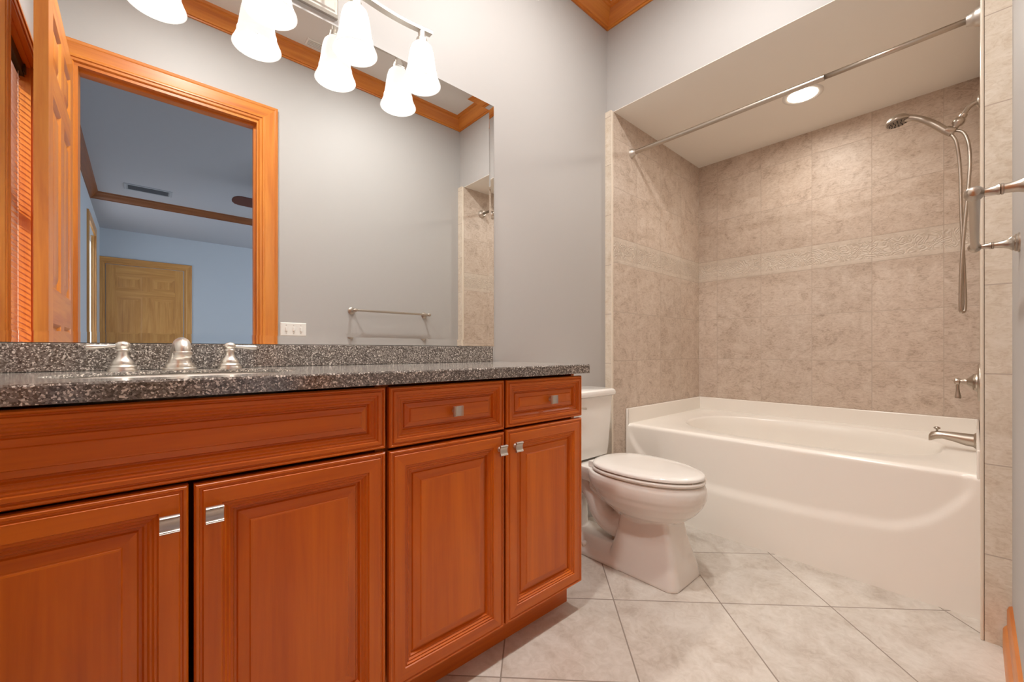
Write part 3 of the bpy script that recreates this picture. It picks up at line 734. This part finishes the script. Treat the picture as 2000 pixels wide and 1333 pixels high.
# two added fill lights in the bathroom ceiling, out of view, to raise brightness
for bx, by, lab in ((1.35, .76, 'added unseen fill light in the main bathroom ceiling nearer the bathtub'), (.22, .76, 'added unseen fill light in the main bathroom ceiling nearer the window')):
    bc = empty('recessed_light', lab, 'ceiling light', (bx, by, ZC))  # made-up fixture that houses the added fill
    MB().lathe([(.098, 0), (.098, -.004), (.090, -.007), (.074, -.004), (.072, .0)], (bx, by, ZC), n=40, cap=False).build('trim_ring', WHITE, bc, smooth=True)
    MB().lathe([(.073, -.004), (.05, -.010), (0, -.012)], (bx, by, ZC), n=40, cap=False).build('lens', CANLENS, bc, smooth=True)
    l = lamp('ceiling_fill', 'AREA', (bx, by, ZC-.03), BATH_FILL_W, (1, .985, .96), .16, (0, 0, 0)); l.parent = bc; l.matrix_parent_inverse = Matrix.Translation(-Vector(bc.location))
cr = empty('ceiling_register', 'small pale air register on the bathroom ceiling beside the crown, in the mirror', 'vent', (.90, .11, ZC))
MB().box(.83, .95, .035, .105, ZC-.006, ZC).build('frame', WHITE, cr, bevel=.002)
g = MB()
for i in range(4): g.box(.84, .94, .043+i*.015, .050+i*.015, ZC-.0085, ZC-.005)
g.build('louvres', mat('register_grey', (.58,.56,.53), .5), cr)

# ================================================================== TOILET
TX = 1.745
to = empty('toilet', 'biscuit two piece toilet with closed lid between vanity and bathtub', 'toilet', (TX, 1.15, 0))
def egg(w_, yf_, yb_, z, n=64, ymid=None, pf=2.0, pb=2.6, cx=TX):
    """outline with a rounded nose at yf (front) and a squarer back at yb"""
    ym_ = ymid if ymid is not None else yf_+(yb_-yf_)*.56; out = []
    for i in range(n):
        a = 2*PI*i/n; c, s = math.cos(a), math.sin(a)
        if s <= 0: k = (abs(c)**pf+abs(s)**pf)**(-1/pf); out.append((cx+w_*c*k, ym_+(ym_-yf_)*s*k, z))
        else: k = (abs(c)**pb+abs(s)**pb)**(-1/pb); out.append((cx+w_*c*k, ym_+(yb_-ym_)*s*k, z))
    return out
b = MB()
b.loft([egg(*a) for a in [(.07,.90,1.10,.20), (.095,.868,1.14,.245), (.128,.825,1.17,.268), (.158,.790,1.21,.298), (.176,.764,1.245,.332), (.180,.756,1.26,.352), (.186,.750,1.275,.362), (.188,.747,1.285,.385), (.187,.749,1.29,.405), (.181,.756,1.29,.424), (.176,.762,1.288,.428)]])
def rrect(w_, ya, yb_, z, r=.03, n=8, cx=TX):
    out = []
    for (sx, yy, a0) in ((1, yb_-r, 0), (-1, yb_-r, 90), (-1, ya+r, 180), (1, ya+r, 270)):
        for k in range(n+1):
            a = R(a0+90*k/n); out.append((cx+sx*(w_-r)+r*math.cos(a), yy+r*math.sin(a), z))
    return out
# pedestal
b.loft([rrect(a, y_, y2, z, r_) for a, y_, y2, z, r_ in [(.132,.812,1.165,.0,.04), (.131,.813,1.16,.012,.04), (.118,.822,1.15,.06,.035), (.100,.838,1.135,.12,.03), (.088,.856,1.12,.18,.025), (.083,.870,1.11,.24,.022), (.083,.876,1.11,.30,.022)]])
# rear deck that carries the tank
b.loft([rrect(a, y_, y2, z, .03) for a, y_, y2, z in [(.085,1.20,1.46,.350), (.105,1.20,1.48,.372), (.115,1.20,1.50,.40), (.118,1.20,1.505,.428)]])
# trapway and foot
b.tube([(TX, 1.08, .20), (TX, 1.17, .155), (TX, 1.25, .185), (TX, 1.30, .265), (TX, 1.35, .315), (TX, 1.42, .28), (TX, 1.44, .18), (TX, 1.44, .04)], [.075, .070, .064, .060, .060, .062, .068, .075], 20, 5)
b.tube([(TX, 1.10, .30), (TX, 1.20, .33), (TX, 1.28, .36)], [.10, .085, .08], 20, 4)
b.loft([rrect(a, 1.05, y2, z, .05) for a, y2, z in [(.137,1.50,.0), (.137,1.50,.018), (.120,1.49,.045), (.095,1.475,.066), (.07,1.46,.08)]])
bo = b.build('bowl', CERAM, to, recalc=True)
r = bo.modifiers.new('fuse', 'REMESH'); r.mode = 'VOXEL'; r.voxel_size = .0045; r.use_smooth_shade = True
r = bo.modifiers.new('glaze', 'SMOOTH'); r.factor = .5; r.iterations = 4
for s in (-1, 1): MB().lathe([(.015, 0), (.014, .010), (.009, .018), (0, .021)], (TX+s*.112, 1.285, .045), (s*.45, 0, .9), 18).build('bolt_cap', CERAM, bo, smooth=True)
# seat and lid
b = MB(); o_ = [(.180,.757,1.262), (.184,.753,1.266), (.184,.753,1.266), (.180,.757,1.262)]; zz = (.4315,.436,.4435,.4475)
b.loft([egg(a, y_, y2, z) for (a, y_, y2), z in zip(o_, zz)])
b.build('seat', CERAM, to, auto=50)
b = MB()
b.loft([egg(a, y_, y2, z) for a, y_, y2, z in [(.178,.760,1.258,.4515), (.183,.755,1.263,.455), (.183,.755,1.263,.462), (.178,.760,1.258,.468), (.160,.785,1.24,.4725), (.10,.87,1.18,.4755)]])
b.box(TX-.10, TX-.06, 1.245, 1.272, .430, .456).box(TX+.06, TX+.10, 1.245, 1.272, .430, .456)
b.build('lid', CERAM, to, auto=50)
for s in (-1, 1): MB().box(TX+s*.05-.008, TX+s*.05+.008, .775, .790, .4475, .4515).build('bumper', WHITE, to)
# tank
b = MB()
def tk(w_, ya, yb_, z, bow=.012): 
    r_ = rrect(w_, ya, yb_, z, .035, 8)
    return [(x, y-(bow*(1-((x-TX)/w_)**2) if y < (ya+yb_)/2 else 0), zz) for x, y, zz in r_]
b.loft([tk(.150,1.345,1.525,.436), tk(.166,1.335,1.53,.442), tk(.172,1.332,1.532,.48), tk(.184,1.326,1.534,.62), tk(.192,1.322,1.535,.756)])
b.build('tank', CERAM, to, auto=40)
b = MB()
b.loft([tk(.196,1.320,1.536,.757), tk(.207,1.308,1.538,.763), tk(.209,1.306,1.538,.775), tk(.205,1.310,1.536,.787), tk(.196,1.320,1.53,.793)])
b.build('tank_lid', CERAM, to, auto=40)
MB().lathe([(.012, 0), (.012, .01), (.006, .014), (.006, .02)], (1.60, 1.318, .715), (0, -1, 0), 16).tube([(1.60, 1.300, .715), (1.63, 1.298, .712), (1.66, 1.298, .708)], [.006, .005, .006], 10).build('flush_lever', NICKB, to, smooth=True)
# water supply stop
sv = empty('supply_valve', 'small copper and chrome water stop behind the toilet', 'valve', (1.875, YM, .17))
MB().lathe([(.008, 0), (.008, .05)], (1.875, YM, .165), (0, -1, 0), 14).build('stub_pipe', COPPER, sv, smooth=True)
MB().lathe([(.012, -.018), (.012, .018), (.007, .022), (.007, .035)], (1.875, YM-.055, .165), (0, 0, 1), 16).lathe([(.006, 0), (.006, .02), (.016, .022), (.016, .03), (0, .032)], (1.875, YM-.060, .165), (0, -1, 0), 16).build('stop_body', NICKB, sv, smooth=False)
MB().tube([(1.875, YM-.055, .20), (1.868, YM-.06, .28), (1.84, YM-.08, .36), (1.84, YM-.10, .43)], .005, 10, 4).build('supply_line', WHITE, sv, smooth=True)
